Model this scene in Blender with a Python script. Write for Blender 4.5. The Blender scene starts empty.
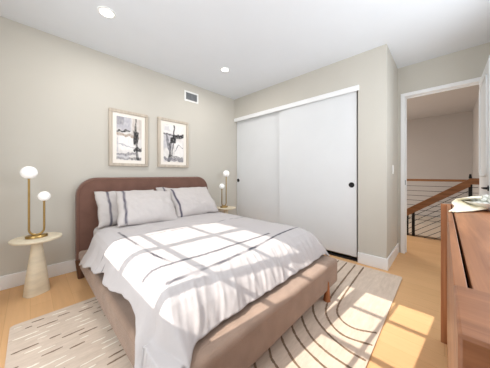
import bpy, bmesh, math, random
from mathutils import Vector, Matrix, noise as mnoise

# ------------------------------------------------------------------ camera, light, exposure
scn = bpy.context.scene
COL = scn.collection
CAM_H = 1.15
cam_d = bpy.data.cameras.new('camera')
cam = bpy.data.objects.new('camera', cam_d)
COL.objects.link(cam)
cam.location = (0, 0, CAM_H)
cam.rotation_euler = (math.radians(90), 0, 0.76686 - math.pi / 2)
cam_d.sensor_width = 36
cam_d.lens = 206.89 / 490 * 36
cam_d.shift_y = -9.3 / 490
cam_d.clip_start = 0.02
scn.camera = cam

scn.view_settings.view_transform = 'Standard'
scn.view_settings.look = 'None'
scn.view_settings.gamma = 1
scn.view_settings.use_curve_mapping = False
scn.view_settings.exposure = 0.32
try:
    scn.cycles.max_bounces = 10
    scn.cycles.diffuse_bounces = 7
    scn.cycles.use_denoising = True
    scn.cycles.sample_clamp_indirect = 6
except Exception:
    pass

world = bpy.data.worlds.new('sky')
scn.world = world
world.use_nodes = True
bg = world.node_tree.nodes['Background']
bg.inputs['Color'].default_value = (0.80, 0.90, 1.0, 1)
bg.inputs['Strength'].default_value = 1.0

SUN_DIR = Vector((0.994, -0.1085, -0.765))
sd = bpy.data.lights.new('sun', 'SUN')
sd.energy = 4.6
sd.angle = 0.0045
sd.color = (1.0, 0.93, 0.84)
so = bpy.data.objects.new('sun', sd)
COL.objects.link(so)
so.rotation_euler = SUN_DIR.to_track_quat('-Z', 'Y').to_euler()
so.location = (-4, 2, 5)


def area(name, loc, rot, sx, sy, power, col=(1, 1, 1)):
    d = bpy.data.lights.new(name, 'AREA')
    d.shape = 'RECTANGLE'
    d.size = sx
    d.size_y = sy
    d.energy = power
    d.color = col
    o = bpy.data.objects.new(name, d)
    COL.objects.link(o)
    o.location = loc
    o.rotation_euler = rot
    return o


R90 = math.pi / 2
# left window daylight, plus fill lamps added below it and at the near wall
DAY = (0.93, 0.97, 1.0)
area('daylight_fill', (-0.48, 1.27, 1.68), (0, -R90, 0), 0.95, 1.8, 12, DAY)
area('daylight_fill', (-0.48, 1.27, 0.72), (0, -R90, 0), 0.75, 1.8, 7.5, DAY)  # added fill lamp for the dim lower left of the room
area('daylight_fill', (1.65, -0.48, 1.75), (R90, 0, 0), 2.4, 1.3, 21, DAY)  # added fill from behind the camera
area('added_upward_fill', (1.65, -0.45, 1.6), (R90 + 0.9, 0, 0), 2.4, 0.9, 4.5, DAY)  # added lamp, tilted up to brighten the ceiling

# ------------------------------------------------------------------ node materials
def new_mat(name):
    m = bpy.data.materials.new(name)
    m.use_nodes = True
    nt = m.node_tree
    b = nt.nodes['Principled BSDF']
    return m, nt, b


def lin(c):
    return tuple(((v / 255) / 12.92 if v / 255 <= 0.04045 else ((v / 255 + 0.055) / 1.055) ** 2.4) for v in c) + (1,)


def mat(name, rgb, rough=0.6, var=0.06, scale=8.0, bump=0.0, bscale=80.0, metal=0.0, stretch=(1, 1, 1), spec=0.4, sheen=0.0):
    """procedural principled: colour gently varied by noise, noise bump"""
    m, nt, b = new_mat(name)
    N, L = nt.nodes, nt.links
    tc = N.new('ShaderNodeTexCoord')
    mp = N.new('ShaderNodeMapping')
    mp.inputs['Scale'].default_value = stretch
    L.new(tc.outputs['Object'], mp.inputs['Vector'])
    nz = N.new('ShaderNodeTexNoise')
    nz.inputs['Scale'].default_value = scale
    nz.inputs['Detail'].default_value = 5
    L.new(mp.outputs[0], nz.inputs['Vector'])
    rp = N.new('ShaderNodeValToRGB')
    c = lin(rgb)
    rp.color_ramp.elements[0].position = 0.3
    rp.color_ramp.elements[1].position = 0.7
    rp.color_ramp.elements[0].color = tuple(max(0, v * (1 - var)) for v in c[:3]) + (1,)
    rp.color_ramp.elements[1].color = tuple(min(1, v * (1 + var)) for v in c[:3]) + (1,)
    L.new(nz.outputs['Fac'], rp.inputs['Fac'])
    L.new(rp.outputs['Color'], b.inputs['Base Color'])
    b.inputs['Roughness'].default_value = rough
    b.inputs['Metallic'].default_value = metal
    b.inputs['Specular IOR Level'].default_value = spec
    if sheen:
        b.inputs['Sheen Weight'].default_value = sheen
    if bump:
        n2 = N.new('ShaderNodeTexNoise')
        n2.inputs['Scale'].default_value = bscale
        n2.inputs['Detail'].default_value = 4
        L.new(mp.outputs[0], n2.inputs['Vector'])
        bp = N.new('ShaderNodeBump')
        bp.inputs['Strength'].default_value = bump
        bp.inputs['Distance'].default_value = 0.01
        L.new(n2.outputs['Fac'], bp.inputs['Height'])
        L.new(bp.outputs[0], b.inputs['Normal'])
    return m


def wood(name, dark, light, axis='X', rough=0.45, scale=3.0):
    m, nt, b = new_mat(name)
    N, L = nt.nodes, nt.links
    tc = N.new('ShaderNodeTexCoord')
    mp = N.new('ShaderNodeMapping')
    st = {'X': (0.6, 9, 9), 'Y': (9, 0.6, 9), 'Z': (9, 9, 0.6)}[axis]
    mp.inputs['Scale'].default_value = st
    L.new(tc.outputs['Object'], mp.inputs['Vector'])
    nz = N.new('ShaderNodeTexNoise')
    nz.inputs['Scale'].default_value = scale
    nz.inputs['Detail'].default_value = 7
    nz.inputs['Roughness'].default_value = 0.62
    nz.inputs['Distortion'].default_value = 0.5
    L.new(mp.outputs[0], nz.inputs['Vector'])
    rp = N.new('ShaderNodeValToRGB')
    rp.color_ramp.elements[0].position = 0.32
    rp.color_ramp.elements[1].position = 0.68
    rp.color_ramp.elements[0].color = lin(dark)
    rp.color_ramp.elements[1].color = lin(light)
    L.new(nz.outputs['Fac'], rp.inputs['Fac'])
    L.new(rp.outputs['Color'], b.inputs['Base Color'])
    b.inputs['Roughness'].default_value = rough
    b.inputs['Specular IOR Level'].default_value = 0.35
    return m


def floor_mat():
    m, nt, b = new_mat('oak_planks')
    N, L = nt.nodes, nt.links
    tc = N.new('ShaderNodeTexCoord')
    mp = N.new('ShaderNodeMapping')
    mp.inputs['Rotation'].default_value = (0, 0, R90)
    L.new(tc.outputs['Object'], mp.inputs['Vector'])
    br = N.new('ShaderNodeTexBrick')
    br.offset = 0.37
    br.inputs['Scale'].default_value = 1.0
    br.inputs['Brick Width'].default_value = 1.9
    br.inputs['Row Height'].default_value = 0.14
    br.inputs['Mortar Size'].default_value = 0.0012
    br.inputs['Mortar Smooth'].default_value = 0.3
    br.inputs['Color1'].default_value = lin((228, 183, 134))
    br.inputs['Color2'].default_value = lin((222, 176, 127))
    br.inputs['Mortar'].default_value = lin((204, 158, 110))
    L.new(mp.outputs[0], br.inputs['Vector'])
    m2 = N.new('ShaderNodeMapping')
    m2.inputs['Scale'].default_value = (14, 0.9, 1)
    L.new(tc.outputs['Object'], m2.inputs['Vector'])
    nz = N.new('ShaderNodeTexNoise')
    nz.inputs['Scale'].default_value = 3
    nz.inputs['Detail'].default_value = 6
    L.new(m2.outputs[0], nz.inputs['Vector'])
    rp = N.new('ShaderNodeValToRGB')
    rp.color_ramp.elements[0].color = (0.90, 0.90, 0.90, 1)
    rp.color_ramp.elements[1].color = (1.05, 1.05, 1.05, 1)
    L.new(nz.outputs['Fac'], rp.inputs['Fac'])
    mx = N.new('ShaderNodeMix')
    mx.data_type = 'RGBA'
    mx.blend_type = 'MULTIPLY'
    mx.inputs[0].default_value = 1
    L.new(br.outputs['Color'], mx.inputs[6])
    L.new(rp.outputs['Color'], mx.inputs[7])
    L.new(mx.outputs[2], b.inputs['Base Color'])
    b.inputs['Roughness'].default_value = 0.5
    b.inputs['Specular IOR Level'].default_value = 0.3
    return m


def attr_mat(name, attr, base, stripe, rough=0.85, bump=0.25, bscale=220, grain=0.05):
    """cloth whose woven pattern weight is stored per vertex corner (0 ground colour, 1 stripe colour)"""
    m, nt, b = new_mat(name)
    N, L = nt.nodes, nt.links
    at = N.new('ShaderNodeAttribute')
    at.attribute_name = attr
    tc = N.new('ShaderNodeTexCoord')
    nz = N.new('ShaderNodeTexNoise')
    nz.inputs['Scale'].default_value = 60
    nz.inputs['Detail'].default_value = 3
    L.new(tc.outputs['Object'], nz.inputs['Vector'])
    rp = N.new('ShaderNodeValToRGB')
    rp.color_ramp.elements[0].color = (1 - grain, 1 - grain, 1 - grain, 1)
    rp.color_ramp.elements[1].color = (1, 1, 1, 1)
    L.new(nz.outputs['Fac'], rp.inputs['Fac'])
    mx = N.new('ShaderNodeMix')
    mx.data_type = 'RGBA'
    L.new(at.outputs['Fac'], mx.inputs[0])
    mx.inputs[6].default_value = lin(base)
    mx.inputs[7].default_value = lin(stripe)
    mm = N.new('ShaderNodeMix')
    mm.data_type = 'RGBA'
    mm.blend_type = 'MULTIPLY'
    mm.inputs[0].default_value = 1
    L.new(mx.outputs[2], mm.inputs[6])
    L.new(rp.outputs['Color'], mm.inputs[7])
    L.new(mm.outputs[2], b.inputs['Base Color'])
    b.inputs['Roughness'].default_value = rough
    b.inputs['Specular IOR Level'].default_value = 0.15
    n2 = N.new('ShaderNodeTexNoise')
    n2.inputs['Scale'].default_value = bscale
    L.new(tc.outputs['Object'], n2.inputs['Vector'])
    bp = N.new('ShaderNodeBump')
    bp.inputs['Strength'].default_value = bump
    bp.inputs['Distance'].default_value = 0.003
    L.new(n2.outputs['Fac'], bp.inputs['Height'])
    L.new(bp.outputs[0], b.inputs['Normal'])
    return m


def colattr_mat(name, attr, rough=0.7):
    m, nt, b = new_mat(name)
    at = nt.nodes.new('ShaderNodeAttribute')
    at.attribute_name = attr
    nt.links.new(at.outputs['Color'], b.inputs['Base Color'])
    b.inputs['Roughness'].default_value = rough
    return m


def emit_mat(name, rgb, strength, base=(255, 255, 255)):
    m, nt, b = new_mat(name)
    b.inputs['Base Color'].default_value = lin(base)
    b.inputs['Emission Color'].default_value = lin(rgb)
    b.inputs['Emission Strength'].default_value = strength
    b.inputs['Roughness'].default_value = 0.25
    return m


M = {}
M['wall'] = mat('wall_paint', (202, 198, 189), 0.9, 0.012, 3, 0.05, 260, spec=0.1)
M['ceiling'] = mat('ceiling_paint', (229, 233, 238), 0.9, 0.01, 3, 0.05, 260, spec=0.1)
M['white'] = mat('white_satin_paint', (224, 226, 228), 0.45, 0.01, 4, spec=0.3)
M['trim'] = mat('trim_paint', (240, 241, 242), 0.4, 0.01, 4, spec=0.3)
M['hall'] = mat('hall_paint', (192, 186, 182), 0.9, 0.015, 3, spec=0.1)
M['floor'] = floor_mat()
M['black'] = mat('black_metal', (22, 22, 23), 0.4, 0.1, 10, metal=0.3)
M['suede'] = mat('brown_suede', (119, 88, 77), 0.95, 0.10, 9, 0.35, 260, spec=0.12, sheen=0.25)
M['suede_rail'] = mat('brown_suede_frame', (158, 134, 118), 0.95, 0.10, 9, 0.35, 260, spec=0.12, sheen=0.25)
M['piping'] = mat('brown_piping', (104, 76, 66), 0.9, 0.08, 20)
M['leg_wood'] = wood('leg_wood', (140, 84, 50), (182, 118, 74), 'Z', 0.4)
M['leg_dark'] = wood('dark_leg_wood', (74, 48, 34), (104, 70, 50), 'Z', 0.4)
M['sheet'] = mat('white_sheet', (202, 198, 198), 0.9, 0.02, 12, 0.3, 30, spec=0.1)
M['brass'] = mat('aged_brass', (176, 146, 92), 0.28, 0.08, 20, metal=1.0)
M['globe'] = emit_mat('opal_glass', (255, 250, 243), 0.12)
M['lens'] = emit_mat('lit_lens', (255, 250, 242), 5.0)
M['travertine'] = mat('cream_travertine', (226, 214, 190), 0.55, 0.10, 7, 0.15, 60, stretch=(1, 1, 3))
M['frame'] = wood('pale_frame_wood', (176, 164, 150), (204, 193, 178), 'Z', 0.6)
M['mat_board'] = mat('mat_board', (238, 232, 224), 0.9, 0.01, 10)
M['louver'] = mat('louver_grey', (150, 153, 156), 0.5, 0.05, 10)
M['walnut_top'] = wood('walnut_lengthwise', (132, 84, 55), (178, 122, 84), 'X', 0.42, 2.6)
M['walnut_cross'] = wood('walnut_crosswise', (128, 82, 55), (172, 117, 82), 'Y', 0.42, 2.6)
M['walnut_up'] = wood('walnut_upright', (144, 92, 58), (188, 130, 90), 'Z', 0.42, 2.6)
M['rail_wood'] = wood('handrail_wood', (118, 78, 48), (154, 106, 68), 'Y', 0.45)
M['ceramic'] = mat('white_ceramic', (240, 240, 240), 0.2, 0.01, 5)
M['linen'] = mat('cream_linen', (232, 224, 200), 0.9, 0.05, 20, 0.4, 160, spec=0.1)
M['bead'] = mat('grey_bead', (206, 206, 198), 0.6, 0.12, 30)
M['plastic'] = mat('white_plastic', (240, 240, 238), 0.35, 0.01, 5)
M['dark'] = mat('dark_recess', (40, 36, 34), 0.9, 0.05, 5)
M['stairwell'] = mat('stairwell_paint', (214, 202, 188), 0.9, 0.015, 3, spec=0.1)

# ------------------------------------------------------------------ mesh helpers
def link(name, me, m=None, parent=None, loc=None):
    o = bpy.data.objects.new(name, me)
    COL.objects.link(o)
    if m:
        me.materials.append(m)
    if parent:
        o.parent = parent
    if loc:
        o.location = loc
    return o


def from_bm(name, bm, m=None, parent=None, smooth=False, bevel=0.0, seg=2, auto=40):
    me = bpy.data.meshes.new(name)
    bmesh.ops.recalc_face_normals(bm, faces=bm.faces[:])
    bm.to_mesh(me)
    bm.free()
    o = link(name, me, m, parent)
    if smooth:
        for p in me.polygons:
            p.use_smooth = True
        if auto:
            me.set_sharp_from_angle(angle=math.radians(auto))
    if bevel:
        md = o.modifiers.new('bevel', 'BEVEL')
        md.width = bevel
        md.segments = seg
        md.limit_method = 'ANGLE'
        md.angle_limit = math.radians(35)
        md.harden_normals = False
    return o


def add_box(bm, x0, x1, y0, y1, z0, z1):
    vs = [bm.verts.new(p) for p in ((x0, y0, z0), (x1, y0, z0), (x1, y1, z0), (x0, y1, z0), (x0, y0, z1), (x1, y0, z1), (x1, y1, z1), (x0, y1, z1))]
    for f in ((0, 3, 2, 1), (4, 5, 6, 7), (0, 1, 5, 4), (1, 2, 6, 5), (2, 3, 7, 6), (3, 0, 4, 7)):
        bm.faces.new([vs[i] for i in f])


def boxes(name, lst, m, parent=None, bevel=0.0, seg=2):
    bm = bmesh.new()
    for b in lst:
        add_box(bm, *b)
    return from_bm(name, bm, m, parent, smooth=bool(bevel), bevel=bevel, seg=seg)


def box(name, b, m, parent=None, bevel=0.0, seg=2):
    return boxes(name, [b], m, parent, bevel, seg)


def add_lathe(bm, prof, c=(0, 0, 0), n=32, sx=1.0, sy=1.0, axis='Z', cap=True):
    rings = []
    for r, h in prof:
        ring = []
        for i in range(n):
            a = 2 * math.pi * i / n
            u, v = r * math.cos(a) * sx, r * math.sin(a) * sy
            p = {'Z': (u, v, h), 'X': (h, u, v), 'Y': (u, h, v)}[axis]
            ring.append(bm.verts.new((c[0] + p[0], c[1] + p[1], c[2] + p[2])))
        rings.append(ring)
    for a, b in zip(rings, rings[1:]):
        for i in range(n):
            bm.faces.new((a[i], a[(i + 1) % n], b[(i + 1) % n], b[i]))
    if cap:
        bm.faces.new(rings[0][::-1])
        bm.faces.new(rings[-1])


def lathe(name, prof, m, parent=None, c=(0, 0, 0), n=32, sx=1.0, sy=1.0, axis='Z', auto=50):
    bm = bmesh.new()
    add_lathe(bm, prof, c, n, sx, sy, axis)
    return from_bm(name, bm, m, parent, smooth=True, auto=auto)


def add_tube(bm, pts, r, n=10, r_end=None):
    pts = [Vector(p) for p in pts]
    rings = []
    up = None
    for i, p in enumerate(pts):
        t = (pts[min(i + 1, len(pts) - 1)] - pts[max(i - 1, 0)]).normalized()
        if up is None:
            up = Vector((0, 0, 1)) if abs(t.z) < 0.9 else Vector((0, 1, 0))
        a = t.cross(up).normalized()
        b = a.cross(t).normalized()
        up = b
        rr = r if r_end is None else r + (r_end - r) * i / (len(pts) - 1)
        rings.append([bm.verts.new(p + (a * math.cos(2 * math.pi * k / n) + b * math.sin(2 * math.pi * k / n)) * rr) for k in range(n)])
    for a, b in zip(rings, rings[1:]):
        for k in range(n):
            bm.faces.new((a[k], a[(k + 1) % n], b[(k + 1) % n], b[k]))
    bm.faces.new(rings[0][::-1])
    bm.faces.new(rings[-1])


def tube(name, pts, r, m, parent=None, n=10, r_end=None):
    bm = bmesh.new()
    add_tube(bm, pts, r, n, r_end)
    return from_bm(name, bm, m, parent, smooth=True, auto=60)


def sphere(name, c, r, m, parent=None, sz=1.0, n=24):
    prof = []
    k = n // 2
    for i in range(1, k):
        a = -math.pi / 2 + math.pi * i / k
        prof.append((r * math.cos(a), r * sz * math.sin(a)))
    return lathe(name, prof, m, parent, c, n, auto=0)


def thing(name, label, cat, loc, group=None):
    o = bpy.data.objects.new(name, None)
    o.empty_display_size = 0.05
    COL.objects.link(o)
    o.location = loc
    o['label'] = label
    o['category'] = cat
    if group:
        o['group'] = group
    return o


def tag(o, label, cat, group=None, kind=None):
    o['label'] = label
    o['category'] = cat
    if group:
        o['group'] = group
    if kind:
        o['kind'] = kind
    return o


def struct(o, label=None):
    o['kind'] = 'structure'
    if label:
        o['label'] = label
    return o


def put(o, root):
    """keep world-space mesh coordinates under a thing whose Empty has a location"""
    o.parent = root
    o.matrix_parent_inverse = Matrix.Translation(-Vector(root.location))
    return o


# ------------------------------------------------------------------ room shell
XL, XC, XD = -0.50, 2.978, 3.794      # window wall, closet wall, door wall
YN, YP, YB = -0.50, 0.50, 3.18        # near wall, pier return, headboard wall
ZC = 2.727
T = 0.12

struct(boxes('floor', [(XL - T, 4.98, YN - T, YB + T, -0.12, 0.0)], M['floor']))
struct(boxes('ceiling', [(XL - T, XD + T, YN - T, YB + T, ZC, ZC + 0.12)], M['ceiling']))
struct(box('wall_back', (XL - T, XC + 0.75, YB, YB + T, 0, ZC), M['wall']))
# left wall with its window hole
wy0, wy1, wz0, wz1 = 0.359, 2.177, 0.32, 2.222  # lower part of the hole added to let fill light in
struct(boxes('wall_left', [(XL - T, XL, YN - T, wy0, 0, ZC), (XL - T, XL, wy1, YB, 0, ZC), (XL - T, XL, wy0, wy1, 0, wz0), (XL - T, XL, wy0, wy1, wz1, ZC)], M['wall']))
def wy(yeq): return yeq + 0.109 * 2.845
def wz(xeq): return (xeq + 0.56) * 0.765
bars = []
for yeq, w in ((1.40, 0.080), (0.83, 0.050), (0.592, 0.10), (0.30, 0.028)):
    bars.append((XL - 0.064, XL - 0.056, wy(yeq) - w / 2, wy(yeq) + w / 2, wz0, wz1))
for xeq, w in ((1.965, 0.030), (1.495, 0.034)):
    bars.append((XL - 0.064, XL - 0.056, wy0, wy1, wz(xeq) - w / 2, wz(xeq) + w / 2))
struct(boxes('window_1', bars, M['trim']))
# unseen sun block and ledge, added outside so the lengthened hole admits no extra sun
struct(boxes('added_sun_block', [(-1.25, -1.15, -1.0, 3.6, -0.2, 1.691), (-1.15, XL - T, -1.0, 3.6, -0.2, -0.05)], M['wall']))
# near wall; its wide window is an unseen opening added for fill
struct(boxes('wall_front', [(XL, 0.40, YN - T, YN, 0, ZC), (2.90, XD, YN - T, YN, 0, ZC), (0.40, 2.90, YN - T, YN, 0, 1.1), (0.40, 2.90, YN - T, YN, 2.4, ZC)], M['wall']))
struct(boxes('added_fill_window', [(0.40, 2.90, YN - 0.08, YN - 0.05, 1.1, 1.14), (0.40, 2.90, YN - 0.08, YN - 0.05, 2.36, 2.4), (0.40, 0.44, YN - 0.08, YN - 0.05, 1.14, 2.36), (2.86, 2.90, YN - 0.08, YN - 0.05, 1.14, 2.36), (1.63, 1.67, YN - 0.08, YN - 0.05, 1.14, 2.36)], M['trim']))
# closet wall: pier, header over the opening, closet interior
CY = 0.815
CZ = 2.30
struct(boxes('wall_right', [(XC, XC + 0.14, YP, CY, 0, ZC), (XC, XC + 0.14, CY, YB, CZ, ZC), (XC + 0.14, XD + T, YP, YP + 0.12, 0, ZC), (XC + 0.62, XC + 0.74, YP + 0.12, YB, 0, ZC)], M['wall']))
# door wall with opening
DY0, DY1, DZ = -0.316, 0.414, 2.285
struct(boxes('wall_door_side', [(XD, XD + T, DY1 + 0.02, YP, 0, ZC), (XD, XD + T, YN - T, DY0 - 0.02, 0, ZC), (XD, XD + T, DY0 - 0.02, DY1 + 0.02, DZ + 0.02, ZC)], M['wall']))
cw = 0.050
struct(boxes('trim_1', [
    (XD - 0.014, XD, DY1, DY1 + cw, 0, DZ + cw), (XD - 0.014, XD, DY0 - cw, DY0, 0, DZ + cw), (XD - 0.014, XD, DY0, DY1, DZ, DZ + cw),
    (XD, XD + T, DY1, DY1 + 0.02, 0, DZ + 0.02), (XD, XD + T, DY0 - 0.02, DY0, 0, DZ + 0.02), (XD, XD + T, DY0, DY1, DZ, DZ + 0.02),
    (XD + 0.055, XD + 0.09, DY1 - 0.012, DY1, 0, DZ), (XD + 0.055, XD + 0.09, DY0, DY1, DZ - 0.012, DZ)], M['trim'], bevel=0.003))
# baseboards
bh, bt = 0.14, 0.016
struct(box('baseboard_back', (XL, XC + 0.02, YB - bt, YB, 0, bh), M['trim'], bevel=0.004))
struct(boxes('baseboard_right', [(XC - bt, XC, YP - bt, CY, 0, bh), (XC, XD - 0.014, YP - bt, YP, 0, bh)], M['trim'], bevel=0.004))
struct(box('baseboard_left', (XL, XL + bt, YN, YB - bt, 0, bh), M['trim'], bevel=0.004))
struct(box('baseboard_front', (XL + bt, XD, YN, YN + bt, 0, bh), M['trim'], bevel=0.004))
# closet fascia, jamb and sliding doors
struct(box('trim_2', (XC - 0.018, XC + 0.004, CY - 0.015, YB - 0.004, 2.252, 2.322), M['trim'], bevel=0.004))


def closet_door(name, x, y0, y1, py, pz, label):
    d = struct(box(name, (x, x + 0.034, y0, y1, 0.055, 2.31), M['white'], bevel=0.003), label)
    bm = bmesh.new()
    add_lathe(bm, [(0.036, 0.004), (0.036, -0.003), (0.030, -0.004), (0.026, -0.0015)], (x, py, pz), 28, axis='X')
    from_bm('pull', bm, M['black'], d, smooth=True, auto=40)
    return d


closet_door('door_1', 3.002, CY + 0.022, 2.07, 0.90, 1.012, 'front sliding white closet door with round black pull')
closet_door('door_2', 3.046, 2.00, YB - 0.006, 3.13, 1.03, 'rear sliding white closet door beside the corner')
struct(box('door_gap_shade', (2.995, 3.09, CY, YB - 0.002, 0.0, 0.012), M['dark']))  # dark strip painting in the shade below the closet doors

# hallway beyond the door
HX = 7.6
struct(boxes('ceiling_hall', [(XD + T, HX + T, YN - T, 3.0, ZC, ZC + 0.12)], M['hall']))
struct(boxes('wall_hall_far', [(HX, HX + T, YN - T, 3.0, -1.6, ZC)], M['hall']))
struct(boxes('wall_hall_side', [(XD + T, HX, YN - T, YN, -1.6, ZC)], M['hall']))
struct(boxes('wall_hall_end', [(XD + T, HX, 2.88, 3.0, -1.6, ZC)], M['hall']))
struct(boxes('floor_stairwell', [(4.86, HX, YN, 2.88, -1.72, -1.6)], M['floor']))
struct(boxes('wall_stairwell', [(4.86, 4.98, YN, 2.88, -1.6, -0.12), (6.25, HX, YN, 2.88, -0.25, 0.0)], M['stairwell']))
area('added_hall_fill', (5.4, 1.6, ZC - 0.03), (0, 0, 0), 0.5, 0.5, 15, (1, 0.95, 0.9))  # unseen lamp, added to brighten the hall
area('added_stair_fill', (5.6, 2.6, 0.6), (-R90, 0, 0), 0.9, 0.9, 42, (1, 0.95, 0.88))  # unseen fill, added to light the stairwell

# ------------------------------------------------------------------ open bedroom door
dr = struct(box('door_3', (2.975, 3.768, DY0 - 0.024, DY0 + 0.012, 0.012, 2.272), M['white'], bevel=0.003), 'white panelled bedroom door standing open into the room')
FY = DY0 + 0.012


def arch_panel(x0, x1, z0, z1, r):
    """raised moulding around a panel with scooped corners"""
    pts = []
    def arc(cx, cz, a0, a1):
        for i in range(7):
            a = math.radians(a0 + (a1 - a0) * i / 6)
            pts.append((cx + r * math.cos(a), FY + 0.003, cz + r * math.sin(a)))
    arc(x1 - r, z1 - r, 0, 90)
    arc(x0 + r, z1 - r, 90, 180)
    arc(x0 + r, z0 + r, 180, 270)
    arc(x1 - r, z0 + r, 270, 360)
    pts.append(pts[0])
    return pts


bm = bmesh.new()
add_tube(bm, arch_panel(3.10, 3.655, 1.14, 2.15, 0.09), 0.011, 8)
add_tube(bm, arch_panel(3.10, 3.655, 0.16, 0.92, 0.05), 0.011, 8)
from_bm('panel_moulding', bm, M['white'], dr, smooth=True, auto=60)
bm = bmesh.new()
add_lathe(bm, [(0.027, 0.0), (0.027, 0.007), (0.012, 0.009), (0.010, 0.032)], (3.03, FY, 1.02), 20, axis='Y')
add_tube(bm, [(3.022, FY + 0.032, 1.02), (3.06, FY + 0.034, 1.02), (3.125, FY + 0.032, 1.018)], 0.009, 10)
from_bm('lever_handle', bm, M['black'], dr, smooth=True)
sp = struct(box('trim_4', (XD + 0.02, XD + 0.045, DY1 - 0.003, DY1 + 0.001, 1.0, 1.07), M['black']), 'black strike plate on the left door jamb')

# light switch on the pier return
sw = thing('light_switch', 'white rocker light switch on the wall beside the doorway', 'light switch', (3.39, YP, 1.22))
put(box('switch_plate', (3.354, 3.426, YP - 0.006, YP, 1.16, 1.28), M['plastic'], bevel=0.002), sw)
put(box('rocker', (3.374, 3.406, YP - 0.010, YP - 0.005, 1.188, 1.252), M['plastic'], bevel=0.002), sw)

# ------------------------------------------------------------------ stair railing
slope = 0.72
RX = 5.06
def rz(y): return 1.03 - slope * (y + 0.31)
st = thing('stair_railing', 'sloping wooden handrail with black posts and cables along the descending stairs', 'railing', (RX, 0.1, 0))
bm = bmesh.new()
for y0, y1 in ((-0.31, 0.95),):
    vs = []
    for x in (RX - 0.035, RX + 0.035):
        for (y, dz) in ((y0, 0.0), (y0, -0.135), (y1, -0.135), (y1, 0.0)):
            vs.append(bm.verts.new((x, y, rz(y) + dz + 0.06)))
    for f in ((0, 1, 2, 3), (7, 6, 5, 4), (0, 3, 7, 4), (1, 5, 6, 2), (0, 4, 5, 1), (3, 2, 6, 7)):
        bm.faces.new([vs[i] for i in f])
add_box(bm, RX - 0.035, RX + 0.035, YN, -0.31, 0.99, 1.09)
put(from_bm('handrail', bm, M['rail_wood'], None), st)
for y in (-0.31, 0.425, 0.52):
    put(box('post', (RX - 0.02, RX + 0.02, y - 0.022, y + 0.022, 0.0 if y < 0 else -0.5, rz(y) - 0.03), M['black']), st)
bm = bmesh.new()
add_lathe(bm, [(0.016, 1.085), (0.020, 1.10), (0.018, 1.115), (0.012, 1.16)], (RX, -0.31, 0), 12)
put(from_bm('finial', bm, M['black'], None, smooth=True), st)
for k in range(1, 8):
    dz = 0.04 + 0.098 * k
    y_end = 0.95
    put(tube('cable', [(RX, -0.31, rz(-0.31) - dz), (RX, y_end, rz(y_end) - dz)], 0.0045, M['black'], n=6), st)
put(box('newel', (RX - 0.02, RX + 0.02, 0.93, 0.97, -0.62, rz(0.95)), M['black']), st)

GX = 6.28
gd = thing('landing_railing', 'level wooden handrail with black cables across the far landing', 'railing', (GX, 0.6, 0))
put(box('handrail', (GX - 0.035, GX + 0.035, YN + 0.005, 2.87, 1.0, 1.05), M['rail_wood'], bevel=0.004), gd)
for y in (0.85, 2.1):
    put(box('post', (GX - 0.02, GX + 0.02, y - 0.02, y + 0.02, 0, 1.0), M['black']), gd)
for k in range(1, 9):
    put(tube('cable', [(GX, YN + 0.005, 1.0 - 0.112 * k), (GX, 2.87, 1.0 - 0.112 * k)], 0.005, M['black'], n=6), gd)

# ------------------------------------------------------------------ ceiling lights and vent
for i, (x, y, r, lab) in enumerate(((0.515, 2.362, 0.072, 'round recessed ceiling light nearest the left edge above the bed head'), (2.025, 2.368, 0.066, 'round recessed ceiling light near the closet, beside the vent'))):
    t = thing('recessed_light', lab, 'ceiling light', (x, y, ZC), 'recessed ceiling lights')
    bm = bmesh.new()
    add_lathe(bm, [(r * 0.78, -0.002), (r * 0.80, -0.007), (r, -0.007), (r * 1.04, -0.001)], (0, 0, 0), 32, cap=False)
    from_bm('trim_ring', bm, M['plastic'], t, smooth=True)
    lathe('lens', [(r * 0.8, -0.001), (r * 0.8, -0.005), (r * 0.5, -0.006)], M['lens'], t, n=32)
    d = bpy.data.lights.new('downlight', 'AREA')
    d.shape = 'DISK'
    d.size = 0.11
    d.energy = 6.5
    d.color = (1, 0.97, 0.93)
    lo = bpy.data.objects.new('downlight', d)
    COL.objects.link(lo)
    lo.parent = t
    lo.location = (0, 0, -0.02)

v = thing('air_vent', 'white rectangular air vent with grey louvers high on the headboard wall', 'vent', (1.95, YB, 2.50))
vx0, vx1, vz0, vz1 = 1.812, 2.088, 2.412, 2.590
fw = 0.028
put(boxes('vent_frame', [(vx0, vx1, YB - 0.012, YB, vz0, vz0 + fw), (vx0, vx1, YB - 0.012, YB, vz1 - fw, vz1), (vx0, vx0 + fw, YB - 0.012, YB, vz0 + fw, vz1 - fw), (vx1 - fw, vx1, YB - 0.012, YB, vz0 + fw, vz1 - fw)], M['plastic'], bevel=0.002), v)
put(box('backing', (vx0 + fw, vx1 - fw, YB - 0.003, YB - 0.001, vz0 + fw, vz1 - fw), M['louver']), v)
bm = bmesh.new()
for k in range(9):
    z = vz0 + fw + 0.007 + k * (vz1 - vz0 - 2 * fw - 0.012) / 8.5
    vs = [bm.verts.new(p) for p in ((vx0 + fw, YB - 0.004, z + 0.011), (vx1 - fw, YB - 0.004, z + 0.011), (vx1 - fw, YB - 0.012, z), (vx0 + fw, YB - 0.012, z))]
    bm.faces.new(vs)
    vs2 = [bm.verts.new(vv.co + Vector((0, 0.001, 0.002))) for vv in vs]
    bm.faces.new(vs2[::-1])
add_box(bm, (vx0 + vx1) / 2 - 0.004, (vx0 + vx1) / 2 + 0.004, YB - 0.012, YB - 0.004, vz0 + fw, vz1 - fw)
put(from_bm('louver', bm, M['louver'], None), v)

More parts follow.
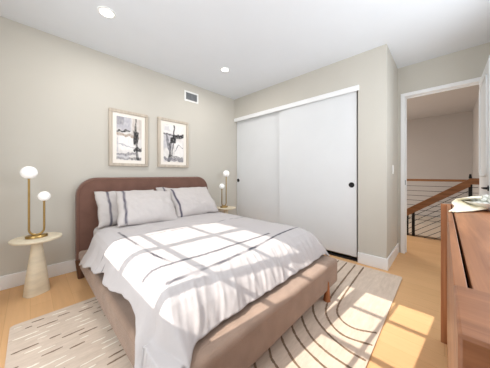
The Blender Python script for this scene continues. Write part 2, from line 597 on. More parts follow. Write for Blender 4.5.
# ------------------------------------------------------------------ framed prints
def art(nx, nz, strokes, seed):
    rnd = random.Random(seed)
    me_cols = []
    def ground(u, w):
        n = mnoise.noise(Vector((u * 3 + seed, w * 4, seed))) * 0.5 + mnoise.noise(Vector((u * 9, w * 14 + seed, 2))) * 0.3
        return n
    for j in range(nz):
        for i in range(nx):
            u, w = (i + 0.5) / nx, (j + 0.5) / nz
            n = ground(u, w)
            c = Vector((0.74, 0.71, 0.69)) + Vector((1, 1, 1)) * n * 0.3
            for (kind, x0, z0, x1, z1, wd, col, al) in strokes:
                jx = mnoise.noise(Vector((u * 7, w * 7, seed * 3.1))) * 0.05
                jz = mnoise.noise(Vector((u * 7, w * 7, seed * 5.7 + 9))) * 0.05
                if kind == 'l':
                    px, pz = u + jx - x0, w + jz - z0
                    dx, dz = x1 - x0, z1 - z0
                    t = max(0, min(1, (px * dx + pz * dz) / (dx * dx + dz * dz)))
                    d = math.hypot(px - dx * t, pz - dz * t) / wd
                else:
                    d = max(abs(u + jx - (x0 + x1) / 2) / (abs(x1 - x0) / 2), abs(w + jz - (z0 + z1) / 2) / (abs(z1 - z0) / 2))
                k = max(0, min(1, (1.15 - d) / 0.3)) * al
                k *= 1.0 + 0.45 * mnoise.noise(Vector((u * 16, w * 16, seed + 4)))
                k = max(0, min(1, k))
                c = c * (1 - k) + Vector(col) * k
            me_cols.append(tuple(max(0, min(1, q)) for q in c))
    return me_cols


BK = (0.02, 0.018, 0.02)
GR = (0.20, 0.19, 0.21)
LG = (0.46, 0.45, 0.50)
WH = (0.90, 0.87, 0.85)
TN = (0.40, 0.31, 0.24)
A1 = [('r', -0.1, 0.70, 0.55, 1.05, 0, LG, 0.8), ('r', 0.0, 0.82, 0.25, 1.0, 0, GR, 0.5), ('r', 0.6, 0.55, 1.1, 1.0, 0, TN, 0.4), ('r', 0.1, 0.22, 0.72, 0.58, 0, WH, 0.85),
      ('l', -0.1, 0.62, 0.85, 0.55, 0.035, TN, 0.8), ('l', 0.0, 0.66, 0.5, 0.70, 0.02, BK, 0.8), ('r', 0.66, 0.38, 0.86, 0.68, 0, BK, 0.92), ('l', 0.74, 0.6, 0.76, 0.98, 0.035, BK, 0.75),
      ('l', 0.78, 0.40, 0.84, 0.02, 0.05, BK, 0.75), ('l', 0.70, 0.24, 0.99, 0.28, 0.04, BK, 0.9), ('l', 0.0, 0.12, 0.8, 0.16, 0.025, GR, 0.7), ('l', 0.1, 0.36, 0.7, 0.30, 0.015, LG, 0.8),
      ('l', 0.0, 0.03, 0.95, 0.04, 0.03, BK, 0.6), ('r', 0.0, 0.02, 0.5, 0.12, 0, LG, 0.5), ('l', 0.05, 0.5, 0.03, 0.2, 0.02, LG, 0.7)]
A2 = [('r', 0.0, 0.72, 1.0, 1.0, 0, WH, 0.6), ('r', 0.0, 0.35, 0.45, 0.75, 0, LG, 0.6), ('r', 0.55, 0.1, 0.95, 0.55, 0, WH, 0.7), ('l', 0.0, 0.74, 0.5, 0.70, 0.02, BK, 0.8),
      ('l', 0.50, 0.98, 0.50, 0.62, 0.035, BK, 0.95), ('r', 0.34, 0.52, 0.60, 0.66, 0, BK, 0.95), ('l', 0.5, 0.68, 0.95, 0.72, 0.055, BK, 0.92), ('l', 0.35, 0.5, 0.25, 0.04, 0.05, BK, 0.85),
      ('l', 0.15, 0.66, 0.30, 0.3, 0.05, GR, 0.85), ('l', 0.48, 0.5, 0.34, 0.05, 0.025, BK, 0.7), ('l', 0.55, 0.3, 0.72, 0.48, 0.012, GR, 0.8), ('l', 0.72, 0.48, 0.95, 0.40, 0.012, GR, 0.7),
      ('l', 0.05, 0.08, 0.95, 0.06, 0.04, GR, 0.8), ('l', 0.25, 0.15, 0.9, 0.12, 0.02, BK, 0.6), ('r', 0.05, 0.82, 0.3, 0.95, 0, LG, 0.4)]


def picture(x0, x1, z0, z1, strokes, seed, label):
    t = thing('framed_print', label, 'picture', ((x0 + x1) / 2, YB, z0), 'framed abstract prints over the bed')
    w = 0.040
    yb, yf = YB - 0.001, YB - 0.032
    put(boxes('frame', [(x0, x1, yf, yb, z0, z0 + w), (x0, x1, yf, yb, z1 - w, z1), (x0, x0 + w, yf, yb, z0 + w, z1 - w), (x1 - w, x1, yf, yb, z0 + w, z1 - w)], M['frame'], bevel=0.004), t)
    put(box('mat_board', (x0 + w, x1 - w, YB - 0.016, YB - 0.004, z0 + w, z1 - w), M['mat_board']), t)
    px0, px1, pz0, pz1 = x0 + 0.088, x1 - 0.088, z0 + 0.085, z1 - 0.088
    nx, nz = 60, 84
    cols = art(nx, nz, strokes, seed)
    verts = [(px0 + (px1 - px0) * i / nx, YB - 0.0175, pz0 + (pz1 - pz0) * j / nz) for j in range(nz + 1) for i in range(nx + 1)]
    faces = [(j * (nx + 1) + i, j * (nx + 1) + i + 1, (j + 1) * (nx + 1) + i + 1, (j + 1) * (nx + 1) + i) for j in range(nz) for i in range(nx)]
    me = bpy.data.meshes.new('print')
    me.from_pydata(verts, [], faces)
    ca = me.color_attributes.new('ink', 'FLOAT_COLOR', 'CORNER')
    for p in me.polygons:
        for li in p.loop_indices:
            ca.data[li].color = cols[p.index] + (1,)
    put(link('print', me, colattr_mat('ink_print', 'ink')), t)
    return t


picture(0.713, 1.208, 1.268, 2.030, A1, 3, 'left framed abstract print with broad grey blocks and black strokes, above the bed')
picture(1.356, 1.880, 1.270, 2.040, A2, 8, 'right framed abstract print with one black cross-like stroke, nearer the vent')

# ------------------------------------------------------------------ rug
RX0, RX1, RY0, RY1 = -0.106, 2.873, 0.335, 2.345
RT = 0.011


def rug():
    bm = bmesh.new()
    r = 0.03
    pts = []
    for cx, cy, a0 in ((RX1 - r, RY1 - r, 0), (RX0 + r, RY1 - r, 90), (RX0 + r, RY0 + r, 180), (RX1 - r, RY0 + r, 270)):
        for i in range(6):
            a = math.radians(a0 + 90 * i / 5)
            pts.append((cx + r * math.cos(a), cy + r * math.sin(a)))
    lo = [bm.verts.new((x, y, 0.0005)) for x, y in pts]
    hi = [bm.verts.new((x, y, RT)) for x, y in pts]
    bm.faces.new(hi)
    bm.faces.new(lo[::-1])
    n = len(pts)
    for i in range(n):
        bm.faces.new((lo[i], lo[(i + 1) % n], hi[(i + 1) % n], hi[i]))
    m, nt, b = new_mat('woven_rug')
    N, L = nt.nodes, nt.links
    tc = N.new('ShaderNodeTexCoord')
    nz = N.new('ShaderNodeTexNoise')
    nz.inputs['Scale'].default_value = 14
    nz.inputs['Detail'].default_value = 8
    nz.inputs['Roughness'].default_value = 0.8
    mpr = N.new('ShaderNodeMapping')
    mpr.inputs['Scale'].default_value = (0.45, 2.2, 1)
    L.new(tc.outputs['Object'], mpr.inputs['Vector'])
    L.new(mpr.outputs[0], nz.inputs['Vector'])
    rp = N.new('ShaderNodeValToRGB')
    rp.color_ramp.elements[0].position = 0.3
    rp.color_ramp.elements[1].position = 0.7
    rp.color_ramp.elements[0].color = lin((204, 186, 169))
    rp.color_ramp.elements[1].color = lin((230, 213, 197))
    L.new(nz.outputs['Fac'], rp.inputs['Fac'])
    L.new(rp.outputs['Color'], b.inputs['Base Color'])
    b.inputs['Roughness'].default_value = 0.95
    b.inputs['Specular IOR Level'].default_value = 0.1
    bp = N.new('ShaderNodeBump')
    bp.inputs['Strength'].default_value = 0.5
    bp.inputs['Distance'].default_value = 0.004
    n2 = N.new('ShaderNodeTexNoise')
    n2.inputs['Scale'].default_value = 160
    L.new(tc.outputs['Object'], n2.inputs['Vector'])
    L.new(n2.outputs['Fac'], bp.inputs['Height'])
    L.new(bp.outputs[0], b.inputs['Normal'])
    return from_bm('area_rug', bm, m)


brown = mat('rug_line_brown', (134, 112, 92), 0.95, 0.25, 30)
cream = mat('rug_dash_cream', (246, 238, 224), 0.95, 0.05, 30)
rnd = random.Random(5)


def ribbon(bm, pts, w, z):
    """slightly raised tufted line along a floor path, with worn, uneven edges"""
    prev = None
    n = len(pts)
    for i, p in enumerate(pts):
        a = Vector(pts[max(i - 1, 0)])
        c = Vector(pts[min(i + 1, n - 1)])
        t = (c - a).normalized()
        nn = Vector((-t.y, t.x))
        ww = w * (0.75 + 0.5 * rnd.random()) / 2
        if i in (0, n - 1):
            ww *= 0.5
        q = Vector(p)
        cur = [bm.verts.new((q.x + nn.x * ww, q.y + nn.y * ww, z)), bm.verts.new((q.x - nn.x * ww, q.y - nn.y * ww, z))]
        low = [bm.verts.new((c0.co.x, c0.co.y, RT - 0.001)) for c0 in cur]
        if prev:
            bm.faces.new((prev[0][0], prev[0][1], cur[1], cur[0]))
            bm.faces.new((prev[1][0], prev[0][0], cur[0], low[0]))
            bm.faces.new((prev[0][1], prev[1][1], low[1], cur[1]))
        prev = (cur, low)


def catmull(P, n=10):
    out = []
    for i in range(len(P) - 1):
        p0, p1, p2, p3 = [Vector(P[max(0, min(len(P) - 1, i + k))]) for k in (-1, 0, 1, 2)]
        for j in range(n):
            t = j / n
            out.append(0.5 * ((2 * p1) + (-p0 + p2) * t + (2 * p0 - 5 * p1 + 4 * p2 - p3) * t * t + (-p0 + 3 * p1 - 3 * p2 + p3) * t ** 3))
    out.append(Vector(P[-1]))
    return out


arcs = [
    [(2.85, 0.715), (2.18, 0.69), (1.83, 0.66), (1.70, 0.59), (1.665, 0.48), (1.73, 0.35)],
    [(2.85, 0.81), (2.06, 0.77), (1.76, 0.73), (1.61, 0.64), (1.54, 0.51), (1.585, 0.345)],
    [(2.85, 0.91), (1.90, 0.87), (1.70, 0.82), (1.57, 0.73), (1.48, 0.60), (1.43, 0.46), (1.425, 0.345)],
    [(2.85, 1.01), (1.75, 0.95), (1.52, 0.83), (1.38, 0.69), (1.325, 0.56), (1.31, 0.44), (1.31, 0.345)],
    [(2.85, 1.12), (1.6, 1.0), (1.37, 0.83), (1.27, 0.70), (1.22, 0.56), (1.19, 0.40)],
    [(2.85, 1.24), (1.5, 1.05), (1.24, 0.84), (1.15, 0.72), (1.10, 0.61), (1.06, 0.40)],
    [(2.85, 1.36), (1.35, 1.08), (1.08, 0.82), (1.02, 0.73), (0.97, 0.55), (0.94, 0.38)],
    [(2.85, 1.50), (1.2, 1.10), (0.95, 0.84), (0.88, 0.68), (0.83, 0.42)],
]
rg = rug()
rg.data.materials.append(brown)
rg.data.materials.append(cream)
tag(rg, 'large beige area rug with dark curved lines and dashes under the bed', 'rug')
bm = bmesh.new()
bm.from_mesh(rg.data)
for a in arcs:
    n0 = len(bm.faces)
    ribbon(bm, [tuple(p) for p in catmull(a, 14)], 0.015, RT + 0.0018)
    bm.faces.ensure_lookup_table()
    for f in bm.faces[n0:]:
        f.material_index = 1
# rows of short dark and pale dashes on the side of the bed nearer the window wall
y = 2.285
row = 0
while y > 1.15:
    x = RX0 + 0.02 + (row % 3) * 0.06
    while x < 0.75:
        l = 0.035 + 0.10 * rnd.random()
        k = max(3, int(l / 0.015))
        n0 = len(bm.faces)
        pale = rnd.random() < 0.38
        ribbon(bm, [(x + l * i / k, y + 0.003 * rnd.random()) for i in range(k + 1)], 0.010 if pale else 0.0085, RT + 0.0018)
        bm.faces.ensure_lookup_table()
        for f in bm.faces[n0:]:
            f.material_index = 2 if pale else 1
        x += l + 0.03 + 0.16 * rnd.random()
    y -= 0.052
    row += 1
bm.to_mesh(rg.data)
bm.free()

# ------------------------------------------------------------------ bed
BX0, BX1, BY0, BY1 = 0.362, 2.105, 0.752, 3.035
bed = thing('bed', 'large brown suede upholstered bed with tall rounded headboard', 'bed', (1.26, 1.9, 0))


def rounded_outline(x0, x1, z0, z1, r, n=10, rb=0.03):
    pts = []
    for cx, cz, a0, rr in ((x1 - r, z1 - r, 0, r), (x0 + r, z1 - r, 90, r), (x0 + rb, z0 + rb, 180, rb), (x1 - rb, z0 + rb, 270, rb)):
        for i in range(n + 1):
            a = math.radians(a0 + 90 * i / n)
            pts.append((cx + rr * math.cos(a), cz + rr * math.sin(a)))
    return pts


HX0, HX1, HZ = 0.366, 2.205, 1.115
bm = bmesh.new()
out = rounded_outline(HX0, HX1, 0.13, HZ, 0.21)
fr = [bm.verts.new((x, 3.035, z)) for x, z in out]
bk = [bm.verts.new((x, 3.145, z)) for x, z in out]
bm.faces.new(fr)
bm.faces.new(bk[::-1])
for i in range(len(out)):
    bm.faces.new((fr[i], bk[i], bk[(i + 1) % len(out)], fr[(i + 1) % len(out)]))
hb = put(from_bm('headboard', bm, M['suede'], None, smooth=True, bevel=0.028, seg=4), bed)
seam = rounded_outline(HX0 + 0.028, HX1 - 0.028, 0.16, HZ - 0.028, 0.185)
pp = put(tube('piping', [(x, 3.037, z) for x, z in seam] + [(seam[0][0], 3.037, seam[0][1])], 0.004, M['piping'], n=6), bed)
RZ0, RZ1 = 0.095, 0.325
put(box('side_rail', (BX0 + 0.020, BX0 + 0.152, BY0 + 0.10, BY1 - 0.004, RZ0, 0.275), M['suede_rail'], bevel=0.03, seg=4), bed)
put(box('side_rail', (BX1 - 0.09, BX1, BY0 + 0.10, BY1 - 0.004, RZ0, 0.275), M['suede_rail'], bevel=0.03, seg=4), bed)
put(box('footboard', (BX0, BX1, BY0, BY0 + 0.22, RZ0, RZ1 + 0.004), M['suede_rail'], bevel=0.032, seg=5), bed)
put(box('slat_base', (BX0 + 0.16, BX1 - 0.07, BY0 + 0.18, BY1 - 0.002, 0.20, 0.28), M['dark']), bed)


def bed_leg(x, y, dx, dy, m, z1=0.19, r0=0.030, r1=0.012):
    bm = bmesh.new()
    add_tube(bm, [(x, y, RT + 0.002 if RX0 < x < RX1 and RY0 < y < RY1 else 0.0), (x + dx * 0.5, y + dy * 0.5, z1 * 0.5), (x + dx, y + dy, z1)], r0, 14, r1)
    return put(from_bm('leg', bm, m, None, smooth=True), bed)


bed_leg(1.862, 0.766, -0.004, -0.012, M['leg_wood'], 0.185, 0.032, 0.010)
bed_leg(0.50, 0.778, 0.005, 0.0, M['leg_wood'], 0.165, 0.028, 0.009)
bed_leg(0.392, 2.915, -0.008, 0.02, M['leg_dark'], 0.20, 0.030, 0.042)
bed_leg(2.10, 2.915, 0.0, 0.02, M['leg_dark'], 0.20, 0.026, 0.032)

mat_o = box('mattress', (0.515, 2.02, 0.985, 3.03, 0.281, 0.535), M['sheet'], bevel=0.06, seg=5)
tag(mat_o, 'thick mattress in white fitted sheet on the brown bed frame', 'mattress')

# ---- duvet ------------------------------------------------------------
def smooth(a, b, x):
    t = max(0.0, min(1.0, (x - a) / (b - a)))
    return t * t * (3 - 2 * t)


def fbm(x, y, z=0.0, o=3):
    s, a = 0, 1
    for i in range(o):
        s += a * mnoise.noise(Vector((x, y, z + i * 7.3)))
        x *= 2
        y *= 2
        a *= 0.5
    return s


PROF_SIDE = [(0, 0.0, 0.585), (0.06, 0.058, 0.572), (0.11, 0.098, 0.542), (0.16, 0.125, 0.500), (0.22, 0.145, 0.444), (0.28, 0.168, 0.388), (0.34, 0.20, 0.338), (0.42, 0.235, 0.268), (0.52, 0.25, 0.17), (0.70, 0.26, 0.06)]
PROF_FOOT = [(0, 0.0, 0.583), (0.10, 0.10, 0.571), (0.18, 0.178, 0.544), (0.25, 0.240, 0.503), (0.31, 0.286, 0.455), (0.37, 0.322, 0.402), (0.43, 0.352, 0.352), (0.52, 0.37, 0.26), (0.7, 0.38, 0.10)]


def interp(prof, d):
    for (d0, o0, z0), (d1, o1, z1) in zip(prof, prof[1:]):
        if d <= d1:
            t = (d - d0) / (d1 - d0)
            return o0 + (o1 - o0) * t, z0 + (z1 - z0) * t
    return prof[-1][1], prof[-1][2]


DX0, DX1, DYF, DYH = 0.565, 1.97, 1.208, 2.62      # where the top turns down, foot fold line, head edge


def stripe(a, b):
    """woven stripes of the cover: a across the bed, b along it (metres of cloth)"""
    s = 0.0
    def band(v, c, w):
        return max(0.0, min(1.0, (w / 2 + 0.003 - abs(v - c)) / 0.006))
    br = 0.62 + 0.9 * mnoise.noise(Vector((a * 9, b * 9, 3.3)))
    br2 = 0.40 + 1.5 * mnoise.noise(Vector((a * 14, b * 14, 8.3)))
    # long stripes running across the bed
    s = max(s, 0.8 * band(b, 1.215 + 0.10 * max(0, 0.95 - a), 0.026) if 0.43 < a < 1.6 else 0)
    yd = 1.075 + 0.075 * smooth(0.9, 1.9, a)
    s = max(s, band(b, yd, 0.020) * max(0, min(1, br + 0.25)) if a > 0.5 else 0)
    s = max(s, band(b, 1.975 - 0.02 * a, 0.012) * max(0, min(1, br2)))
    s = max(s, band(b, 2.075 - 0.02 * a, 0.012) * max(0, min(1, br2 - 0.15)) if a < 1.0 else 0)
    # stripe running towards the foot
    s = max(s, band(a, 0.598 + 0.075 * smooth(1.55, 1.0, b), 0.020) * max(0, min(1, br)) if 1.0 < b < 2.3 else 0)
    # scribbled crossing
    s = max(s, 0.8 * max(0, min(1, (0.075 - math.hypot((a - 0.70), (b - 1.09) * 1.5)) / 0.02)) * max(0, min(1, br2)))
    return s


def build_duvet():
    na, nb = 230, 210
    A0, A1 = DX0 - 0.40, DX1 + 0.26
    B0, B1 = DYF - 0.425, DYH
    vs, st = [], []
    for j in range(nb + 1):
        for i in range(na + 1):
            u, w = i / na, j / nb
            # uneven hems
            a0 = A0 + 0.055 * fbm(w * 5.0, 1.7, 4) + 0.09 * smooth(0.10, 0.35, w) * smooth(1.0, 0.6, w) + 0.045 * math.exp(-((w - 0.29) / 0.11) ** 2) - 0.03 * smooth(0.75, 1.0, w)
            b0 = B0 - 0.06 * smooth(0.20, 0.05, u) + 0.015 * fbm(u * 5.0, 5.1, 2)
            b1 = B1 + 0.02 * fbm(u * 4, 9.0, 1)
            a = a0 + (A1 - a0) * u
            b = b0 + (b1 - b0) * w
            dx = max(DX0 - a, 0, a - DX1)
            sx = -1 if a < DX0 else 1
            dy = max(DYF - b, 0)
            d = math.hypot(dx, dy)
            z = 0.0
            cx, cy = min(max(a, DX0), DX1), max(b, DYF)
            if d > 1e-6:
                k = (dy / d) ** 2
                ox, zx = interp(PROF_SIDE, dx)
                oy, zy = interp(PROF_FOOT, dy)
                q = 2.4
                z = 0.583 - ((0.583 - min(zx, 0.583)) ** q + (0.583 - min(zy, 0.583)) ** q) ** (1 / q)
                corner = smooth(0.1, 0.3, dx) * smooth(0.1, 0.3, dy)
                oy += 0.10 * smooth(0.60, 0.40, a) * smooth(0.30, 0.46, dy)
                ox += 0.055 * smooth(0.20, 0.34, dx) * smooth(0.05, 0.30, dy)
                px = cx + sx * (ox + 0.035 * corner * math.sin(b * 21 + 1.0) * (1 if sx < 0 else 0.3))
                py = cy - oy - 0.02 * corner * math.sin(a * 17)
                z -= 0.15 * corner if sx < 0 else 0.0
                # hanging folds along the left and foot sides
                hang = smooth(0.10, 0.36, d)
                if k < 0.5:
                    px += sx * hang * (0.020 * fbm(b * 6.5, 2.2, 1, 2))
                    z += hang * 0.010 * fbm(b * 9, 8.0, 6, 2)
                else:
                    py -= hang * 0.012 * fbm(a * 9, 3.1, 5, 2)
            else:
                px, py, z = cx, cy, 0.583
            # plumpness of the filling and creases
            cxn = (a - 1.26) / 0.75
            z += 0.012 * (1 - min(1, cxn * cxn)) * smooth(1.0, 1.6, b)
            z += 0.007 * fbm(a * 3.2, b * 3.2, 0.5, 3)
            z += 0.003 * (1 - abs(fbm(a * 7 + b * 2, b * 6, 2.0, 3)))
            near = smooth(1.30, 0.90, b) * smooth(0.30, 0.62, a)
            rid = 1 - abs(mnoise.noise(Vector((a * 11 + (1.4 - b) * 4.5 + 0.6 * mnoise.noise(Vector((a * 3, b * 3, 1))), b * 1.7, 4.0)))) * 2.2
            cr = max(0, rid) ** 2 * 0.007 * near
            rid2 = 1 - abs(mnoise.noise(Vector((a * 19 + (1.4 - b) * 7, b * 2.5, 14.0)))) * 2.2
            cr += max(0, rid2) ** 2 * 0.004 * near
            if d > 0.03:
                py -= cr * 0.5 * (dy / (math.hypot(dx, dy)))
                z += cr * 0.7
            else:
                z += cr * 0.8
            # rolled head edge
            z -= 0.022 * smooth(DYH - 0.05, DYH, b) * (1 if d < 0.02 else 0.3)
            # the cloth rests on the wide rails, never below their tops
            if px > BX0 - 0.004 and px < BX1 - 0.02 and py > BY0 + 0.03:
                z = max(z, (RZ1 + 0.024) if py < BY0 + 0.26 else 0.299)
            vs.append((px, py, z))
            st.append(stripe(a, b))
    W = na + 1
    fs = [(j * W + i, j * W + i + 1, (j + 1) * W + i + 1, (j + 1) * W + i) for j in range(nb) for i in range(na)]
    me = bpy.data.meshes.new('duvet')
    me.from_pydata(vs, [], fs)
    at = me.attributes.new('weave', 'FLOAT', 'POINT')
    at.data.foreach_set('value', st)
    for p in me.polygons:
        p.use_smooth = True
    o = link('duvet', me, attr_mat('duvet_cotton', 'weave', (194, 189, 189), (82, 80, 88)))
    md = o.modifiers.new('thickness', 'SOLIDIFY')
    md.thickness = 0.016
    md.offset = -1
    return o


duvet = build_duvet()
tag(duvet, 'rumpled white duvet with thin grey stripes spread over the bed', 'duvet')

# ---- pillows -----------------------------------------------------------
pil_mat = attr_mat('pillow_cotton', 'weave', (197, 191, 189), (80, 76, 92))


def pillow(label, loc, rot, w, h, t, seed, stripes):
    n, mrows = 54, 38
    vs, st = [], []
    W = n + 1
    for side in (1, -1):
        for j in range(mrows + 1):
            for i in range(n + 1):
                u, v = 2 * i / n - 1, 2 * j / mrows - 1
                pinch = 1 - 0.055 * (1 - abs(v) ** 2.0) * abs(u) ** 3
                pinch_v = 1 - 0.075 * (1 - abs(u) ** 2.0) * abs(v) ** 3
                th = (max(0, 1 - abs(u) ** 2.6) * max(0, 1 - abs(v) ** 2.6)) ** 0.55
                x = u * w / 2 * pinch + 0.016 * fbm(v * 2, seed, 1, 2) * abs(u)
                y = v * h / 2 * pinch_v + 0.018 * fbm(u * 2.2, seed, 3, 2) * abs(v)
                z = side * t / 2 * th * (1.0 + 0.25 * fbm(u * 1.6, v * 1.6, seed, 2) - 0.12 * (v > 0) * v)
                z += side * 0.011 * (1 - 1.6 * abs(fbm(u * 3.2 + seed, v * 3.2 + u * 2, 2, 3))) * th
                vs.append((x, y, z))
                s = 0
                if side == 1:
                    for (c, ww, al) in stripes:
                        dd = abs((u + 1) * w / 2 - c - 0.006 * mnoise.noise(Vector((v * 3, seed, 0))))
                        s = max(s, al * max(0, min(1, (ww / 2 + 0.005 - dd) / 0.008)))
                st.append(s)
    K = W * (mrows + 1)
    fs = []
    for j in range(mrows):
        for i in range(n):
            a = j * W + i
            fs.append((a, a + 1, a + W + 1, a + W))
            fs.append((K + a, K + a + W, K + a + W + 1, K + a + 1))
    me = bpy.data.meshes.new('pillow')
    me.from_pydata(vs, [], fs)
    at = me.attributes.new('weave', 'FLOAT', 'POINT')
    at.data.foreach_set('value', st)
    bm = bmesh.new()
    bm.from_mesh(me)
    bmesh.ops.remove_doubles(bm, verts=bm.verts[:], dist=0.0004)
    bmesh.ops.recalc_face_normals(bm, faces=bm.faces[:])
    bm.to_mesh(me)
    bm.free()
    for p in me.polygons:
        p.use_smooth = True
    o = link('pillow', me, pil_mat)
    o.location = loc
    o.rotation_euler = rot
    tag(o, label, 'pillow', 'pillows against the headboard')
    return o


D = math.radians
pillow('white pillow with grey edge stripe behind, at the left end of the headboard', (0.865, 2.87, 0.750), (D(63), D(1), D(1)), 0.70, 0.45, 0.16, 2.1, [(0.125, 0.020, 0.9)])
pillow('white pillow behind the right front pillow, only its left edge showing', (1.60, 2.88, 0.752), (D(66), D(2), D(-2)), 0.72, 0.45, 0.14, 6.4, [(0.10, 0.02, 0.8)])
pillow('white pillow with grey stripe leaning in front on the left half of the bed', (0.985, 2.585, 0.765), (D(44), D(3), D(-7)), 0.66, 0.50, 0.20, 4.7, [(0.075, 0.022, 0.95)])
pillow('white pillow with dark grey stripe leaning in front on the right half of the bed', (1.640, 2.625, 0.770), (D(46), D(-1), D(-2)), 0.68, 0.50, 0.20, 9.2, [(0.070, 0.024, 0.95)])

# ------------------------------------------------------------------ bedside tables and lamps
def side_table(x, y, r, rot, label):
    t = thing('bedside_table', label, 'side table', (x, y, 0), 'round stone bedside tables')
    bm = bmesh.new()
    add_lathe(bm, [(0.02, 0.508), (r * 0.80, 0.510), (r * 0.97, 0.520), (r, 0.531), (r * 0.99, 0.539), (r * 0.95, 0.542), (0.01, 0.542)], (0, 0, 0), 48)
    from_bm('tabletop', bm, M['travertine'], t, smooth=True, auto=35)
    bm = bmesh.new()
    rings = []
    n = 32
    for k in range(15):
        s = k / 14
        z = 0.51 * s
        hx = 0.092 * (1 - s) ** 1.0 + 0.034 * s + 0.004 * math.sin(s * math.pi)
        hy = 0.070 * (1 - s) ** 1.0 + 0.034 * s
        e = 3.2 * (1 - s) + 2.0 * s
        ring = []
        for i in range(n):
            a = 2 * math.pi * i / n + rot
            c, sn = math.cos(a - rot), math.sin(a - rot)
            px = hx * math.copysign(abs(c) ** (2 / e), c)
            py = hy * math.copysign(abs(sn) ** (2 / e), sn)
            ring.append(bm.verts.new((px * math.cos(rot) - py * math.sin(rot), px * math.sin(rot) + py * math.cos(rot), z)))
        rings.append(ring)
    for a, b in zip(rings, rings[1:]):
        for i in range(n):
            bm.faces.new((a[i], a[(i + 1) % n], b[(i + 1) % n], b[i]))
    bm.faces.new(rings[0][::-1])
    bm.faces.new(rings[-1])
    from_bm('pedestal', bm, M['travertine'], t, smooth=True, auto=50)
    return t


side_table(0.045, 2.86, 0.187, 0.45, 'cream stone bedside table with tapered pedestal left of the bed')
side_table(2.535, 2.94, 0.187, -0.3, 'cream stone bedside table in the corner by the closet')


def lamp(x, y, flip, label):
    z0 = 0.5425
    t = thing('table_lamp', label, 'lamp', (x, y, z0), 'brass two-globe table lamps')
    s = -1 if flip else 1
    lathe('base', [(0.060, 0.0), (0.066, 0.003), (0.066, 0.022), (0.062, 0.026), (0.01, 0.027)], M['brass'], t, n=36, sx=1.2, sy=0.85)
    R = 0.052
    pts = [(-R, 0, 0.575), (-R, 0, 0.3), (-R, 0, 0.08)]
    for i in range(1, 13):
        a = math.pi + math.pi * i / 12
        pts.append((R * math.cos(a), 0, 0.08 + R * math.sin(a)))
    pts += [(R, 0, 0.2), (R, 0, 0.36)]
    pts = [(p[0] * s, p[1], p[2]) for p in pts]
    tube('stem', pts, 0.0085, M['brass'], t, n=12)
    lathe('cup', [(0.010, 0.565), (0.022, 0.572), (0.024, 0.580)], M['brass'], t, c=(-R * s, 0, 0), n=20)
    lathe('cup', [(0.010, 0.345), (0.018, 0.352), (0.020, 0.360)], M['brass'], t, c=(R * s, 0, 0), n=20)
    g = sphere('globe', (-R * s, 0, 0.628), 0.061, M['globe'], t, 1.0)
    g['label'] = 'larger upper white glass globe'
    g = sphere('globe', (R * s, 0, 0.396), 0.048, M['globe'], t, 1.0)
    g['label'] = 'smaller lower white glass globe'
    return t


lamp(0.043, 2.845, False, 'brass U-shaped table lamp with two white globes on the left bedside table')
lamp(2.50, 2.95, True, 'brass U-shaped table lamp with two white globes in the corner by the closet')

# ------------------------------------------------------------------ dresser
QX0, QX1, QY0, QY1, QZ = 0.365, 1.985, -0.46, 0.0, 0.950
ds = thing('dresser', 'long walnut dresser along the near wall, right edge of the view', 'dresser', ((QX0 + QX1) / 2, -0.23, 0))
put(box('end_panel', (QX1 - 0.030, QX1, QY0, 0.018, 0.0, QZ), M['walnut_up'], bevel=0.002), ds)
put(box('end_panel', (QX0, QX0 + 0.165, QY0, -0.012, 0.0, QZ + 0.004), M['walnut_cross'], bevel=0.004), ds)
put(box('top', (QX0 + 0.166, QX1 - 0.031, QY0, -0.036, QZ - 0.028, QZ), M['walnut_top'], bevel=0.0015), ds)
put(box('carcass', (QX0 + 0.166, QX1 - 0.031, QY0 + 0.01, -0.060, 0.12, QZ - 0.03), M['dark']), ds)
put(box('plinth', (QX0 + 0.166, QX1 - 0.031, QY0 + 0.02, -0.045, 0.06, 0.119), M['walnut_top']), ds)
dx = (QX1 - 0.033 - (QX0 + 0.168)) / 2
for r_ in range(3):
    z0 = 0.125 + r_ * 0.275
    z1 = z0 + 0.270 if r_ < 2 else QZ - 0.001
    for c_ in range(2):
        x0 = QX0 + 0.168 + c_ * dx
        put(box('drawer', (x0, x0 + dx - 0.003, -0.0595, -0.0125, z0, z1 if r_ < 2 else QZ - 0.0005), M['walnut_top'], bevel=0.0015), ds)
for o in ds.children:
    if o.name.startswith('drawer'):
        # the drawer fronts are only 18 mm thick: leave a finger gap behind them
        for vtx in o.data.vertices:
            if vtx.co.y < -0.03:
                vtx.co.y = -0.030

# bowl, cloth and beads on the dresser
bx, by = 1.80, -0.225
bowl = lathe('bowl', [(0.004, 0.004), (0.075, 0.0), (0.085, 0.004), (0.128, 0.030), (0.150, 0.044), (0.153, 0.047), (0.149, 0.048), (0.124, 0.036), (0.080, 0.012), (0.004, 0.010)], M['ceramic'], None, n=56)
bowl.location = (bx, by, QZ + 0.001)
tag(bowl, 'shallow white ceramic bowl on the far end of the dresser', 'bowl')


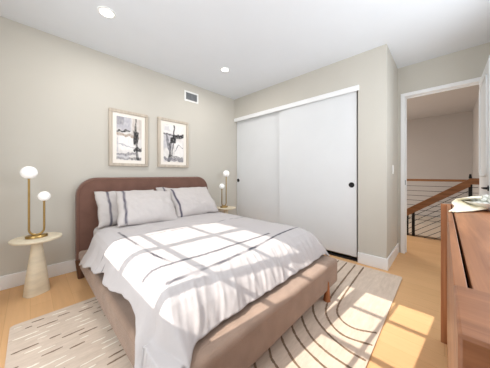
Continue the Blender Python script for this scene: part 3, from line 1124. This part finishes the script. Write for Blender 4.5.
def napkin():
    nu, nv = 40, 30
    vs = []
    for j in range(nv + 1):
        for i in range(nu + 1):
            u, v = i / nu, j / nv     # u from the bowl towards the front edge, v across
            # centre line from inside the bowl over its rim down to the dresser top
            P = [(1.83, -0.17, 1.010), (1.80, -0.115, 1.008), (1.775, -0.070, 1.000), (1.68, -0.046, 0.974), (1.59, -0.030, 0.9575), (1.522, -0.016, 0.9545)]
            k = u * (len(P) - 1)
            q = min(int(k), len(P) - 2)
            f = k - q
            c = Vector(P[q]).lerp(Vector(P[q + 1]), f)
            wd = 0.17 * (1 - smooth(0.45, 1.0, u)) + 0.035
            side = Vector((0.95, -0.30, 0)).lerp(Vector((0.40, -0.92, 0)), smooth(0.40, 0.72, u)).normalized()
            p = c + side * (v - 0.35 * (1 - smooth(0.4, 0.7, u))) * wd
            fold = 0.5 + 0.5 * math.sin(v * 15 + u * 3 + 1.5 * mnoise.noise(Vector((u * 3, v * 3, 2))))
            p.z += 0.012 * fold * (1 - 0.55 * u) + 0.003 * fbm(u * 6, v * 6, 3, 2)
            p.z = max(p.z, QZ + 0.0065)
            vs.append(tuple(p))
    W = nu + 1
    fs = [(j * W + i, j * W + i + 1, (j + 1) * W + i + 1, (j + 1) * W + i) for j in range(nv) for i in range(nu)]
    me = bpy.data.meshes.new('napkin')
    me.from_pydata(vs, [], fs)
    for p in me.polygons:
        p.use_smooth = True
    o = link('napkin', me, M['linen'])
    md = o.modifiers.new('thickness', 'SOLIDIFY')
    md.thickness = 0.002
    return o


tag(napkin(), 'cream linen napkin draped out of the white bowl onto the dresser', 'napkin')
gl = thing('bead_garland', 'string of small grey beads heaped in the white bowl', 'beads', (bx, by, QZ + 0.02))
proto = sphere('bead', (0, 0, 0), 0.0125, M['bead'], None, n=14)
proto.parent = gl
rnd = random.Random(11)
k = 0
for ring, zz, n in ((0.10, 0.024, 20), (0.075, 0.022, 16), (0.085, 0.044, 16), (0.05, 0.040, 10), (0.06, 0.058, 9)):
    for i in range(n):
        a = 2 * math.pi * i / n + ring * 40
        o = proto if k == 0 else proto.copy()
        if k:
            COL.objects.link(o)
            o.parent = gl
        o.location = (ring * math.cos(a), ring * math.sin(a), zz - 0.006 + 0.004 * rnd.random())
        k += 1
